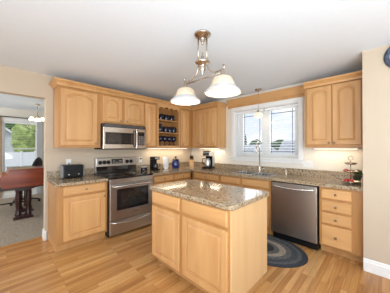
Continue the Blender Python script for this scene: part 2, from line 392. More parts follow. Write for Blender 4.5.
for gx0, gx1 in ((1.435, 1.85), (2.015, 2.47)):
    sx0, sx1 = (WX0+.05, 1.90) if gx0 < 1.9 else (1.97, WX1-.05)
    sz0, sz1, g0, g1 = WZ0+.03, WZ1-.04, 1.265, 2.085
    sash = MB().box(sx0, gx0, .004, .034, sz0, sz1).box(gx1, sx1, .004, .034, sz0, sz1).box(gx0, gx1, .004, .034, sz0, g0).box(gx0, gx1, .004, .034, g1, sz1).build('sash', 'white_trim', win)
    MB().box(gx0, gx1, .018, .022, g0, g1).build('pane', 'pane_glass', sash)
    MB().box(gx0+.024, gx0+.034, .010, .017, g0, g1).box(gx1-.048, gx1-.038, .010, .017, g0, g1).box(gx0, gx1, .009, .0165, 2.025, 2.036).box(gx0, gx1, .009, .0165, 1.305, 1.314).build('grille', 'grille_dark', sash)
    hx = (gx0+gx1)/2 + (-.17 if gx0 < 1.9 else .15)
    MB().box(hx-.03, hx+.03, -.022, .004, WZ0+.005, WZ0+.03, .004).tube([(hx, -.02, WZ0+.03), (hx+.01, -.03, WZ0+.05), (hx+.05, -.035, WZ0+.045)], .005).build('crank_handle', 'white_plastic', win)
def blind(x0, x1, label):
    t = thing('window_blind', label, 'blind', (x0, 0.075, WZ0), 0, 'white blinds in the kitchen window')
    W = x1-x0; H = WZ1-WZ0-.014
    MB().box(0, W, -.028, .028, H-.045, H, .004).build('head_rail', 'blind_white', t)
    sl = MB()
    z = 0.085
    while z < H-.06:
        b = bmesh.new()
        m = Matrix.Translation((W/2, 0, z)) @ Matrix.Rotation(math.radians(10), 4, 'X') @ Matrix.Diagonal((W-.01, .048, .0034, 1))
        bmesh.ops.create_cube(b, size=1, matrix=m); sl.merge(b); z += .0505
    sl.build('slats', 'blind_white', t)
    MB().box(0.004, W-.004, -.024, .024, .045, .060, .004).build('bottom_rail', 'blind_white', t)
    c = MB()
    for cx in (.12, W-.12): c.tube([(cx, -.024, .05), (cx, -.024, H-.03)], .0012, 5)
    c.build('ladder_cord', 'blind_white', t)
blind(WX0+.02, 1.925, 'white slatted blind over the left half of the window above the sink')
blind(1.945, WX1-.02, 'white slatted blind over the right half of the window, nearer the dishwasher')

# ------------------------------------------------------------------ living room window and exterior
struct(MB().box(-3.78, -3.76, LY0-.08, LY0, LZ0-.08, LZ1+.08, .004).box(-3.78, -3.76, LY1, LY1+.12, LZ0-.08, LZ1+.08, .004).box(-3.78, -3.76, LY0, LY1, LZ1, LZ1+.08, .004).box(-3.79, -3.735, LY0-.1, LY1+.12, LZ0-.03, LZ0, .004).build('trim_3', 'white_trim'))
w2 = bpy.data.objects.new('window_2', None); C.objects.link(w2); w2['kind'] = 'structure'; w2.location = (-3.88, 0, 0)
MB().box(0, .04, LY0, LY0+.035, LZ0, LZ1).box(0, .04, LY1-.035, LY1, LZ0, LZ1).box(0, .04, LY0+.035, LY1-.035, LZ1-.04, LZ1).box(0, .04, LY0+.035, LY1-.035, LZ0, LZ0+.04).box(.004, .034, LY0+.035, LY1-.035, 1.33, 1.36).build('window_frame', 'white_trim', w2)
MB().box(.018, .022, LY0+.035, LY1-.035, LZ0+.04, LZ1-.04).build('pane', 'pane_glass', w2)
t = thing('window_blind', 'white slatted blind in the living room window behind the piano', 'blind', (-3.81, LY0, LZ0))
sl = MB()
for k in range(27): sl.box(-.015, .015, .01, LY1-LY0-.01, .06+k*.05, .0625+k*.05)
sl.build('slats', 'blind_white', t); MB().box(-.025, .025, .005, LY1-LY0-.005, LZ1-LZ0-.05, LZ1-LZ0-.003, .003).build('head_rail', 'blind_white', t)
t = thing('curtain_rod', 'dark curtain rod above the living room window', 'curtain rod', (-3.69, -3.62, 2.215))
MB().tube([(0, 0, 0), (0, 1.02, 0)], .012, 8).build('rod', 'black_plastic', t)
for yy in (0, 1.02): MB().lathe([(0, -.03), (.02, -.015), (.025, 0), (.02, .015), (0, .03)], (0, yy, 0), n=12).build('finial', 'black_plastic', t)
for yy in (.08, .94): MB().box(-.088, .0, yy-.008, yy+.008, -.008, .008).build('bracket', 'black_plastic', t)
def drape(name, mat, y0, y1, label):
    b = MB(); pts = []; n = 28
    for i in range(n+1):
        y = y0+(y1-y0)*i/n; pts.append((-3.74+.018*math.sin(i*1.25), y))
    poly = pts + [(x-.006, y) for x, y in reversed(pts)]
    o = b.prism(poly, .03, 2.20).build(name, mat); tag(o, label, 'curtain'); return o
drape('curtain', 'curtain', -3.75, -3.47, 'tan curtain hanging at the left of the living room window')
drape('curtain', 'sheer_white', -2.74, -2.62, 'white curtain hanging at the right of the living room window')

# outside
struct(MB().box(-60, 60, 0.6, 90, -1.2, -1.0).build('ground', 'grass'))
struct(MB().box(-60, -4.2, -40, 0.5, -1.2, -0.25).build('ground_patio', 'concrete'))
def tree(loc, h, r, mat, label, group, cone=False, seed=0):
    rnd = random.Random(seed)
    t = thing('tree', label, 'tree', loc, rnd.random()*6, group)
    MB().lathe([(0, 0), (.16, 0), (.10, h*.5), (.03, h*.85), (0, h*.86)], n=8).build('trunk', 'bark', t)
    b = MB()
    if cone:
        for k in range(6):
            z = h*(.12+.14*k); rr = r*(1-.145*k)
            b.lathe([(0, z+h*.26), (rr*.45, z+h*.10), (rr, z), (rr*.6, z+.02), (0, z+.05)], n=11)
    else:
        for k in range(16):
            a = rnd.random()*2*PI; q = rnd.random()**.5*r*.62; z = h*(.32+.5*rnd.random()); s_ = r*(.38+.25*rnd.random())
            bb = bmesh.new(); bmesh.ops.create_icosphere(bb, subdivisions=2, radius=s_)
            for v in bb.verts: v.co *= 1+.28*(rnd.random()-.5)
            b.merge(bb, Matrix.Translation((q*math.cos(a), q*math.sin(a), z)))
    b.build('crown', mat, t)
# seen through the kitchen window (looking towards +y, -x)
def house(loc, rot, w_, d_, hw, hr, mat, label):
    t = thing('house', label, 'house', loc, rot)
    MB().box(-w_/2, w_/2, -d_/2, d_/2, 0, hw).prism([(-d_/2, hw), (d_/2, hw), (0, hr-.08)], -w_/2, w_/2, 'X').build('wall', mat, t)
    MB().prism([(-d_/2-.4, hw-.2), (0, hr-.05), (d_/2+.4, hw-.2), (d_/2+.4, hw), (0, hr+.16), (-d_/2-.4, hw)], -w_/2-.3, w_/2+.3, 'X').build('roof', 'shingle', t)
    MB().prism([(-d_/2-.42, hw-.22), (0, hr-.07), (d_/2+.42, hw-.22), (d_/2+.42, hw+.02), (0, hr+.18), (-d_/2-.42, hw+.02)], w_/2+.3, w_/2+.34, 'X').build('gable_trim', 'fence_white', t)
    for x in (-w_*.25, w_*.2):
        f = MB().box(x-.5, x+.5, -d_/2-.05, -d_/2, hw*.35, hw*.8).build('window', 'fence_white', t)
        MB().box(x-.42, x+.42, -d_/2-.06, -d_/2-.045, hw*.38, hw*.77).build('pane', 'smoked_glass', f)
house((-11.5, 22, -1.6), math.radians(60), 8, 6.5, 1.7, 3.3, 'siding', 'grey roofed house seen through the left sash of the kitchen window')
house((-1.2, 23, -1.6), math.radians(10), 9, 7, 2.0, 3.7, 'siding', 'grey roofed house seen through the right sash of the kitchen window')
i = 0
for x, y, h, r, mt, cone in ((-16.3, 31, 4.9, .9, 'foliage_dark', True), (-14.1, 31, 4.2, 1.3, 'foliage_dark', False), (-19.0, 31, 3.9, 1.2, 'foliage_green', False), (-21.0, 31, 4.5, .9, 'foliage_dark', True),
                             (-9.9, 31, 4.2, 1.3, 'foliage_dark', False), (-7.3, 31, 3.9, 1.0, 'foliage_green', False), (-3.6, 33, 4.7, .8, 'foliage_dark', True), (-.20, 12.6, 2.75, .55, 'foliage_green', False), (-24, 31, 3.8, 1.4, 'foliage_green', False), (-.6, 33, 3.9, 1.3, 'foliage_dark', False), (2.8, 33, 4.1, 1.3, 'foliage_green', False)):
    lab = {('foliage_dark', True): 'dark conical evergreen on the skyline through the kitchen window', ('foliage_dark', False): 'dark rounded tree on the skyline through the kitchen window', ('foliage_green', False): 'green rounded tree beyond the kitchen window'}[(mt, cone)]
    if y < 20: lab = 'near green tree outside the right sash of the kitchen window'
    tree((x, y, -1.0), h, r, mt, lab, 'trees beyond the kitchen window' if y > 20 else None, cone, i); i += 1
# seen through the living room window (looking towards -x)
t = thing('garden_fence', 'white board fence outside the living room window', 'fence', (-19, -3, -.25))
MB().box(-.03, .03, -9, 9, .08, 1.25).build('panel', 'fence_white', t)
for k in range(10): MB().box(-.07, .07, -9+k*2-.07, -9+k*2+.07, 0, 1.35, .01).build('post', 'fence_white', t)
house((-27, -3.0, -.25), math.radians(0), 5, 2.6, 2.3, 3.7, 'siding', 'grey house with white gable trim outside the living room window')
for k, (x, y, h, r, mt) in enumerate(((-21.5, -1.2, 4.6, 1.3, 'foliage_yellow'), (-35, -9.5, 9.0, 2.6, 'foliage_green'), (-36, -3.2, 9.5, 2.7, 'foliage_green'), (-34, 2.6, 9, 2.5, 'foliage_yellow'), (-35, -15.6, 8.5, 2.35, 'foliage_dark'), (-34, 8.7, 8.5, 2.1, 'foliage_green'), (-43, -.4, 10.5, 3.2, 'foliage_yellow'))):
    tree((x, y, -.25), h, r, mt, ('yellow-green tree' if mt == 'foliage_yellow' else 'green tree' if mt == 'foliage_green' else 'dark green tree') + ' behind the white fence outside the living room window', 'trees outside the living room', False, 50+k)

# ------------------------------------------------------------------ cabinets
def outline(x0, x1, z0, z1, arch, n=10):
    """closed loop: bottom, right, top, left; arch lowers the shoulders of the top"""
    pts = []
    for i in range(n): pts.append((x0+(x1-x0)*i/n, z0))
    for i in range(n): pts.append((x1, z0+(z1-arch-z0)*i/n))
    for i in range(2*n):
        u = 1-2*i/(2*n); q = 0.0
        if arch > 0 and abs(u) < .86: q = (1-(u/.86)**2)**.62
        pts.append((x0+(x1-x0)*(u+1)/2, z1-arch+arch*q))
    for i in range(n): pts.append((x0, z1-arch-(z1-arch-z0)*i/n))
    return pts
def panel_door(w_, h_, arch=0.0, t=.020, st=.056):
    """raised panel door, local x 0..w, z 0..h, back at y=0, front at y=-t"""
    b = bmesh.new(); loops = []
    def add(pts, y): loops.append([b.verts.new((x, y, z)) for x, z in pts])
    add(outline(0, w_, 0, h_, 0), 0); add(outline(0, w_, 0, h_, 0), -t+.006); add(outline(.006, w_-.006, .006, h_-.006, 0), -t)
    def inn(d): return outline(st+d, w_-st-d, st+d, h_-st*.85-d, arch)
    add(inn(0), -t); add(inn(.002), -t+.014); add(inn(.009), -t+.0155); add(inn(.030), -t+.003); add(inn(.034), -t+.002)
    for a, c in zip(loops, loops[1:]):
        n = len(a)
        for i in range(n): b.faces.new((a[i], a[(i+1) % n], c[(i+1) % n], c[i]))
    b.faces.new(loops[0][::-1])
    # fill the raised field by a fan of strips (top and bottom halves share x)
    L_ = loops[-1]; n = len(L_)//5
    f = b.faces.new(L_)
    bmesh.ops.triangulate(b, faces=[f])
    bmesh.ops.recalc_face_normals(b, faces=b.faces[:])
    m = MB(); m.merge(b); return m
def slab_front(w_, h_, t=.020):
    b = bmesh.new(); loops = []
    def R(d, y): loops.append([b.verts.new(p) for p in ((d, y, d), (w_-d, y, d), (w_-d, y, h_-d), (d, y, h_-d))])
    R(0, 0); R(0, -t+.007); R(.009, -t)
    for a, c in zip(loops, loops[1:]):
        for i in range(4): b.faces.new((a[i], a[(i+1) % 4], c[(i+1) % 4], c[i]))
    b.faces.new(loops[0][::-1]); b.faces.new(loops[-1]); bmesh.ops.recalc_face_normals(b, faces=b.faces[:])
    m = MB(); m.merge(b); return m
def knob(parent, x, z, y=-.020):
    return MB().lathe([(0, 0), (.006, 0), (.005, .010), (.013, .016), (.015, .022), (.011, .028), (0, .030)], (x, y, z), 'Y', 12).build('knob', 'knob_metal', parent)
def add_door(par, x0, x1, z0, z1, arch=0, kx=None, kz=None, yf=0, mat='maple_v'):
    o = panel_door(x1-x0, z1-z0, arch).build('door', mat, par, (x0, yf, z0))
    if kx is not None: knob(o, kx-x0, kz-z0)
    return o
def add_drawer(par, x0, x1, z0, z1, yf=0, kn=True, nm='drawer'):
    o = slab_front(x1-x0, z1-z0).build(nm, 'maple_h', par, (x0, yf, z0))
    if kn: knob(o, (x1-x0)/2, (z1-z0)/2)
    return o
R90 = PI/2
UZ0, UZ1 = 1.375, 2.285
def upper(label, loc, rot, W, z0=UZ0, z1=UZ1, d=.31, cat='cabinet'):
    t = thing('wall_cabinet', label, cat, (loc[0], loc[1], z0), rot)
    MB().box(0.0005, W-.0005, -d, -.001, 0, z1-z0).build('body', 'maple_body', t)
    return t
# --- stove wall uppers: local x = world y - y0
y0 = -2.98
t = upper('wall cabinet with one wide arched door above the toaster, left of the microwave', (0, y0), R90, .580)
add_door(t, .032, .528, .035, UZ1-UZ0-.055, .045, .498, .065, -.31)
t = upper('short wall cabinet with two arched doors above the microwave', (0, -2.40), R90, .805, 1.775)
add_door(t, .035, .355, .035, .455, .045, .325, .062, -.31); add_door(t, .405, .785, .035, .455, .045, .435, .062, -.31)
t = upper('narrow wall cabinet with one arched door between microwave and open shelves', (0, -1.595), R90, .285)
add_door(t, .02, .245, .035, UZ1-UZ0-.055, .035, .045, .065, -.31)
# open shelf cabinet
t = thing('open_shelf_cabinet', 'open wall cabinet with scalloped top holding the blue glassware', 'cabinet', (0, -1.31, UZ0), R90)
HH = UZ1-UZ0
MB().box(0.0005, .018, -.31, -.001, 0, HH).box(.592, .6095, -.31, -.001, 0, HH).box(.018, .592, -.010, -.001, 0, HH).box(.018, .592, -.31, -.010, HH-.02, HH).box(.018, .592, -.31, -.010, 0.02, .045).build('body', 'maple_body', t)
MB().box(0.0005, .035, -.328, -.310, 0, HH).box(.572, .6095, -.328, -.310, 0, HH).box(.035, .572, -.328, -.310, 0, .045).build('face_frame', 'maple_v', t)
sc = [(.035, HH), (.035, HH-.115)]
for k in range(25):
    u = k/24; x = .035+.537*u
    sc.append((x, HH-.115+.040*abs(math.sin(u*PI*4))**.8*(1.0)+.012*math.sin(u*PI)))
sc += [(.572, HH)]
MB().prism(sc, -.328, -.311, 'Y').build('valance', 'maple_h', t)
SH = (.310, .570)
for z in SH: MB().box(.018, .592, -.295, -.010, z, z+.018, .002).build('shelf', 'maple_h', t)
t = upper('corner wall cabinet with one narrow arched door right of the open shelves', (0, -.70), R90, .70)
add_door(t, .04, .285, .035, HH-.055, .035, .06, .065, -.31)
# --- window wall uppers
t = upper('wall cabinet with two arched doors left of the kitchen window', (.312, 0), 0, 1.075-.312)
add_door(t, .045, .362, .035, HH-.055, .04, .337, .065, -.31); add_door(t, .380, .742, .035, HH-.055, .04, .405, .065, -.31)
MB().box(1.075-.312, 1.075-.312+.004, -.312, -.001, .0, UZ1-UZ0).build('end_panel', 'maple_v', t)
t = upper('wall cabinet with two arched doors right of the kitchen window', (2.745, 0), 0, XE-.004-2.745)
add_door(t, .030, .338, .040, HH-.035, .045, .312, .068, -.31); add_door(t, .350, .658, .040, HH-.035, .045, .376, .068, -.31)
# crown moulding
CRN = [(0, 2.262), (.012, 2.262), (.016, 2.285), (.030, 2.300), (.052, 2.318), (.060, 2.322), (.060, 2.342), (0, 2.342)]
o = MB().sweep(CRN, [(.001, -2.98), (.331, -2.98), (.331, -.331), (1.075, -.331), (1.075, -.001)]).build('crown_molding', 'maple_h')
tag(o, 'maple crown molding over the cabinets from the doorway to the window', 'molding')
o = MB().sweep(CRN, [(2.745, -.331), (XE-.002, -.331)]).build('crown_molding', 'maple_h')
tag(o, 'maple crown molding on top of the cabinet right of the window', 'molding')
t = thing('window_header_board', 'maple board with molding on the wall above the kitchen window', 'molding', (1.14, 0, 2.225))
MB().box(0, 2.744-1.14, -.020, -.001, 0, .06).build('board', 'maple_dark', t)
MB().sweep([(a, z-2.225) for a, z in [(.001, 2.285), (.022, 2.285), (.028, 2.300), (.034, 2.325), (.052, 2.365), (.068, 2.385), (.072, 2.405), (.001, 2.405)]], [(0, 0), (2.744-1.14, 0)]).build('crown', 'maple_h', t)

# --- base cabinets
BZ = .872
def base(label, loc, rot, W, d=.59, side_to_floor=0):
    t = thing('base_cabinet', label, 'cabinet', (loc[0], loc[1], 0), rot)
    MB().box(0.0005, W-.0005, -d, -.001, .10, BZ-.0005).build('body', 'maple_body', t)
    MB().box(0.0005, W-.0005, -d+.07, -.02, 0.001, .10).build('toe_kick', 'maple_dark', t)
    return t
t = base('base cabinet with one drawer and door left of the range', (0, -3.04), R90, .64)
add_drawer(t, .075, .61, .735, .857, -.59); add_door(t, .075, .61, .135, .705, 0, .585, .66, -.59)
t = base('base cabinet with two drawers between the range and the corner', (0, -1.622), R90, 1.01)
add_drawer(t, .065, .490, .735, .845, -.59); add_drawer(t, .540, .955, .735, .845, -.59)
add_door(t, .065, .490, .135, .705, 0, .46, .66, -.59); add_door(t, .540, .955, .135, .705, 0, .57, .66, -.59)
t = base('base cabinet with one wide drawer left of the sink', (.612, 0), 0, 1.355-.612)
add_drawer(t, .07, .71, .735, .845, -.59); add_door(t, .07, .385, .135, .705, 0, .36, .66, -.59); add_door(t, .395, .71, .135, .705, 0, .42, .66, -.59)
t = thing('sink_cabinet', 'base cabinet with two false drawer fronts below the sink', 'cabinet', (1.357, 0, 0))
MB().box(0, .018, -.59, -.001, .10, BZ-.001).box(.972, .99, -.59, -.001, .10, BZ-.001).box(.018, .972, -.59, -.572, .10, BZ-.001).box(.018, .972, -.572, -.001, .10, .118).build('body', 'maple_body', t)
MB().box(0, .99, -.52, -.02, .001, .10).build('toe_kick', 'maple_dark', t)
add_drawer(t, .035, .425, .735, .845, -.59, False, 'false_drawer'); add_drawer(t, .485, .950, .735, .845, -.59, False, 'false_drawer')
add_door(t, .035, .47, .135, .705, 0, .44, .66, -.59); add_door(t, .485, .950, .135, .705, 0, .515, .66, -.59)
t = base('base cabinet with a stack of four drawers right of the dishwasher', (2.992, 0), 0, XE-.004-2.992)
for z0_, z1_ in ((.720, .845), (.560, .690), (.400, .530), (.118, .370)): add_drawer(t, .025, .335, z0_, z1_, -.59)

# countertops
def slab(pts, z0, z1, bev=.006):
    return MB().prism(pts, z0, z1, 'Z', bev)
o = MB().box(.002, .645, -3.055, -2.403, BZ, .914, .008, 2).build('countertop', 'granite'); tag(o, 'short granite countertop under the toaster, left of the range', 'countertop')
o = MB().box(.002, .022, -3.055, -2.403, .9145, 1.020, .003).build('backsplash', 'granite'); tag(o, 'granite backsplash strip behind the toaster', 'backsplash')
SX0, SX1, SY0, SY1 = 1.60, 2.30, -.525, -.165
# L-shaped top pieced around the sink opening, one mesh
top = MB(); b = bmesh.new()
xs = [.002, .645, SX0, SX1, XE-.002]; ys = [-1.628, -.645, SY0, SY1, -.002]
def cell(i, j):
    if j == 0: return i == 0
    return not (i == 2 and j == 2)
vs = {}
def V(x, y, z):
    k = (round(x, 4), round(y, 4), round(z, 4))
    if k not in vs: vs[k] = b.verts.new(k)
    return vs[k]
for i in range(4):
    for j in range(4):
        if not cell(i, j): continue
        a, c, d, e = xs[i], xs[i+1], ys[j], ys[j+1]
        b.faces.new((V(a, d, .914), V(c, d, .914), V(c, e, .914), V(a, e, .914))); b.faces.new((V(a, e, BZ), V(c, e, BZ), V(c, d, BZ), V(a, d, BZ)))
        for (di, dj, p, q) in ((-1, 0, (a, e), (a, d)), (1, 0, (c, d), (c, e)), (0, -1, (a, d), (c, d)), (0, 1, (c, e), (a, e))):
            ni, nj = i+di, j+dj
            if not (0 <= ni < 4 and 0 <= nj < 4 and cell(ni, nj)):
                b.faces.new((V(*p, BZ), V(*q, BZ), V(*q, .914), V(*p, .914)))
bmesh.ops.recalc_face_normals(b, faces=b.faces[:])
ed = [e_ for e_ in b.edges if abs(e_.calc_face_angle(0)) > 1.0 and e_.verts[0].co.z > .9 and e_.verts[1].co.z > .9]
bmesh.ops.bevel(b, geom=ed, offset=.007, segments=2, profile=.5, affect='EDGES')
o = top.merge(b).build('countertop', 'granite'); tag(o, 'long L-shaped granite countertop holding the sink, from range to right wall', 'countertop')
o = MB().sweep([(0, .9145), (.020, .9145), (.020, 1.017), (.017, 1.020), (0, 1.020)], [(.002, -1.628), (.002, -.002), (XE-.002, -.002), (XE-.002, -.640)]).build('backsplash', 'granite')
tag(o, 'long granite backsplash strip along the L-shaped countertop', 'backsplash')

# --- island
IX0, IX1, IY0, IY1 = 1.595, 2.765, -2.300, -1.590
t = thing('kitchen_island', 'maple kitchen island cabinet with two doors and two drawers', 'island', (IX0+.03, IY0+.025, 0))
IW, ID = IX1-IX0-.065, IY1-IY0-.055
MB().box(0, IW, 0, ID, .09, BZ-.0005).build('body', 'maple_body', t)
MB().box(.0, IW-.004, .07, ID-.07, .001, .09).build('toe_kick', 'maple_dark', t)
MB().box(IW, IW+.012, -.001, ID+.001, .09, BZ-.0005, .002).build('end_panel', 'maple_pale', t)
add_drawer(t, .015, .500, .725, .860, 0, False); add_drawer(t, .548, IW-.018, .725, .860, 0, False)
add_door(t, .015, .500, .115, .695); add_door(t, .548, IW-.018, .115, .695)
o = MB().prism([(IX0, IY0), (IX1-.02, IY0), (IX1, IY0+.02), (IX1, IY1-.02), (IX1-.02, IY1), (IX0, IY1)], BZ, .914, 'Z', .007).build('island_top', 'granite'); tag(o, 'rectangular granite top lying on the kitchen island', 'countertop')

# ------------------------------------------------------------------ appliances
# range: local x along world +y, front at local -y
RW = .756
t = thing('range', 'freestanding stainless electric range with black glass cooktop', 'stove', (0.003, -2.394, 0), R90)
MB().box(0, RW, -.635, -.01, .035, .895, .003).build('body', 'black_plastic', t)
for lx in (.05, RW-.05):
    for ly in (-.58, -.06): MB().cyl(.018, 0.001, .036, (lx, ly, 0)).build('foot', 'black_plastic', t)
ck = MB().box(-.0015, RW+.0015, -.668, -.01, .895, .920, .005, 2).build('cooktop', 'black_gloss', t)
for cx, cy, r in ((.19, -.50, .11), (.56, -.50, .085), (.19, -.20, .085), (.56, -.20, .10)):
    MB().lathe([(r-.004, .9202), (r-.004, .9208), (r, .9208), (r, .9202)], (cx, cy, 0), n=32).build('burner_ring', 'oven_label', ck)
bg = MB().box(0, RW, -.085, -.012, .921, 1.195, .010, 3).build('backguard', 'steel', t)
MB().box(.005, RW-.005, -.092, -.086, .930, 1.045, .002).build('lower_backguard', 'black_gloss', bg)
MB().box(.265, .475, -.090, -.0855, 1.085, 1.170, .002).build('display', 'display', bg)
MB().box(.285, .330, -.092, -.0905, 1.10, 1.115).box(.345, .39, -.092, -.0905, 1.10, 1.115).box(.405, .45, -.092, -.0905, 1.10, 1.115).box(.285, .330, -.092, -.0905, 1.128, 1.143).box(.405, .45, -.092, -.0905, 1.128, 1.143).build('button', 'oven_label', bg)
for kx in (.070, .140, .210, .560, .640):
    MB().lathe([(0, 0), (.034, 0), (.033, .012), (.026, .028), (.022, .032), (0, .032)], (kx, -.086, 1.115), 'Y', 18).box(kx-.004, kx+.004, -.120, -.112, 1.095, 1.135, .001).build('control_knob', 'black_plastic', bg)
MB().box(.002, RW-.002, -.664, -.636, .815, .893, .004).build('control_strip', 'steel', t)
dr = MB().box(.002, RW-.002, -.672, -.637, .265, .812, .006, 2).build('oven_door', 'steel', t)
MB().box(.105, RW-.095, -.676, -.671, .405, .735, .003).build('oven_glass', 'black_gloss', dr)
MB().box(.165, RW-.150, -.678, -.6755, .455, .690, .003).build('oven_window', 'smoked_glass', dr)
MB().tube([(.055, -.672, .775), (.06, -.705, .780), (.10, -.722, .783), (RW/2, -.728, .785), (RW-.10, -.722, .783), (RW-.06, -.705, .780), (RW-.055, -.672, .775)], .0125, 10).build('handle', 'steel_bright', dr)
MB().box(RW/2+.0, RW/2+.12, -.6738, -.672, .33, .352).build('badge', 'steel_bright', dr)
sd = MB().box(.002, RW-.002, -.670, -.637, .040, .255, .006, 2).build('storage_drawer', 'steel', t)
MB().tube([(.03, -.668, .232)] + [(.03+(RW-.06)*k/12, -.690, .232-.030*math.sin(PI*k/12)) for k in range(1, 12)] + [(RW-.03, -.668, .232)], .010, 8).build('handle', 'steel_bright', sd)
MB().box(0, RW, -.60, -.05, .012, .040).build('kick_plate', 'black_plastic', t)

# microwave
t = thing('microwave', 'stainless over-the-range microwave under the short cabinet', 'microwave', (0.001, -2.395, 1.345), R90)
MW, MH = .765, .426
MB().box(0, MW, -.385, -.001, 0, MH, .004).build('body', 'black_plastic', t)
MB().box(.0, MW, -.402, -.386, MH-.055, MH, .003).build('vent_grille', 'black_gloss', t)
v = MB()
for k in range(4): v.box(.02, MW-.02, -.4045, -.4015, MH-.048+k*.011, MH-.043+k*.011)
v.build('vent_slots', 'cap_gray', t)
d = MB().box(0.0, .575, -.410, -.386, .012, MH-.058, .006, 2).build('door', 'steel_bright', t)
MB().box(.030, .525, -.4125, -.409, .085, .285, .004).build('door_glass', 'black_gloss', d)
MB().box(.075, .490, -.414, -.412, .110, .262, .004).build('door_window', 'smoked_glass', d)
MB().tube([(.545, -.408, .045), (.545, -.440, .055), (.545, -.448, .10), (.545, -.450, .19), (.545, -.448, .28), (.545, -.440, .325), (.545, -.408, .335)], .0115, 10).build('handle', 'black_plastic', d)
cp = MB().box(.578, MW, -.408, -.386, .012, MH-.058, .006, 2).build('control_panel', 'steel_bright', t)
MB().box(.610, MW-.022, -.4105, -.4075, .075, .315, .003).build('keypad', 'black_gloss', cp)
kb = MB()
for r in range(5):
    for c_ in range(3): kb.box(.625+c_*.037, .650+c_*.037, -.4118, -.4103, .090+r*.032, .108+r*.032)
kb.build('keys', 'oven_label', cp); MB().box(.625, .725, -.4118, -.4103, .265, .298).build('display', 'display', cp)

# dishwasher
t = thing('dishwasher', 'stainless built-in dishwasher between sink and drawer stack', 'dishwasher', (2.372, 0, 0))
DWW = .612
MB().box(.006, DWW-.006, -.60, -.02, .012, .868).build('body', 'black_plastic', t)
MB().box(.010, DWW-.010, -.612, -.600, .815, .868).build('control_edge', 'black_gloss', t)
d = MB().box(.008, DWW-.008, -.658, -.602, .115, .855, .007, 2).build('door', 'steel_dw', t)
MB().tube([(.030, -.655, .812), (.034, -.675, .815)] + [(.034+(DWW-.068)*k/10, -.680-.030*math.sin(PI*k/10), .815-.020*math.sin(PI*k/10)) for k in range(1, 10)] + [(DWW-.034, -.675, .815), (DWW-.030, -.655, .812)], .013, 10).build('handle', 'steel_bright', d)
MB().box(.008, DWW-.008, -.560, -.548, .008, .114).build('kick_plate', 'black_plastic', t)

# sink and faucet
t = thing('sink', 'double bowl stainless sink below the kitchen window', 'sink', (SX0, 0, .914))
sw = SX1-SX0
rim = MB().box(-.018, sw+.018, SY0-.018, SY0+.006, .0005, .006, .002).box(-.018, sw+.018, SY1-.006, SY1+.075, .0005, .006, .002).box(-.018, .008, SY0, SY1, .0005, .006, .002).box(sw-.008, sw+.018, SY0, SY1, .0005, .006, .002).box(sw/2-.015, sw/2+.015, SY0, SY1, .0005, .006, .002)
rim.build('rim', 'steel_sink', t)
for bx0, bx1 in ((.006, sw/2-.012), (sw/2+.012, sw-.006)):
    a, c = SY0+.004, SY1-.004
    o = MB().box(bx0, bx0+.003, a, c, -.17, .002).box(bx1-.003, bx1, a, c, -.17, .002).box(bx0, bx1, a, a+.003, -.17, .002).box(bx0, bx1, c-.003, c, -.17, .002).box(bx0, bx1, a, c, -.173, -.17).build('bowl', 'steel_sink', t)
    MB().cyl(.04, -.170, -.166, ((bx0+bx1)/2, (a+c)/2, 0)).build('drain', 'chrome', o)
t = thing('faucet', 'tall chrome gooseneck faucet behind the double sink', 'faucet', (1.925, -.118, .921))
MB().lathe([(0, 0), (.030, 0), (.029, .008), (.022, .018), (.020, .10), (.017, .11), (0, .11)], n=20).build('base', 'chrome', t)
g = [(0, 0, .10), (0, 0, .50)] + [(0, -.065+.065*math.cos(a), .50+.065*math.sin(a)) for a in [PI*k/10 for k in range(1, 11)]] + [(0, -.130, .47)]
MB().tube(g, .0105, 12).build('spout', 'chrome', t)
MB().lathe([(0, 0), (.012, 0), (.013, .02), (.011, .08), (.010, .12), (0, .12)], (0, -.130, .355), n=16).build('spray_head', 'satin_nickel', t)
MB().tube([(0.015, 0, .055), (.055, 0, .060), (.10, -.004, .075)], [.009, .007, .006], 8).build('handle', 'chrome', t)
t = thing('soap_dispenser', 'small chrome soap dispenser on the counter right of the faucet', 'dispenser', (2.40, -.125, .914))
MB().lathe([(0, .0005), (.022, .0005), (.020, .012), (.012, .02), (.011, .07), (.008, .075), (.008, .10), (0, .10)], n=16).build('base', 'chrome', t)
MB().tube([(0, 0, .098), (-.01, -.01, .112), (-.04, -.045, .112), (-.05, -.055, .100)], .006, 8).build('nozzle', 'chrome', t)

# ------------------------------------------------------------------ lights that hang
LX, LYc = 2.385, -2.222
t = thing('pendant_chandelier', 'two-shade nickel chandelier hanging from the ceiling over the island', 'chandelier', (LX, LYc, CE))
def pz(z): return z-CE
MB().lathe([(0, -.003), (.072, -.003), (.080, -.012), (.074, -.022), (.066, -.026), (.052, -.040), (.030, -.048), (.018, -.060), (.022, -.072), (.010, -.090), (.012, -.100), (0, -.112)], n=28).build('canopy', 'satin_nickel', t)
for s in (-1, 1): MB().tube([(s*.029, s*.029, -.03), (s*.029, s*.029, pz(2.205))], .0065, 8).build('hanging_rod', 'satin_nickel', t)
MB().lathe([(0, pz(2.28)), (.008, pz(2.275)), (.006, pz(2.255)), (.016, pz(2.24)), (.010, pz(2.225)), (.045, pz(2.205)), (.066, pz(2.195)), (.070, pz(2.185)), (.058, pz(2.172)), (.034, pz(2.155)), (.026, pz(2.135)), (.032, pz(2.12)), (.018, pz(2.10)), (.012, pz(2.08)), (.006, pz(2.06)), (0, pz(2.055))], n=28).build('hub', 'satin_nickel', t)
HX = .236
MB().tube([(-HX-.012, 0, pz(2.028)), (HX+.012, 0, pz(2.028))], .006, 8).build('crossbar', 'satin_nickel', t)
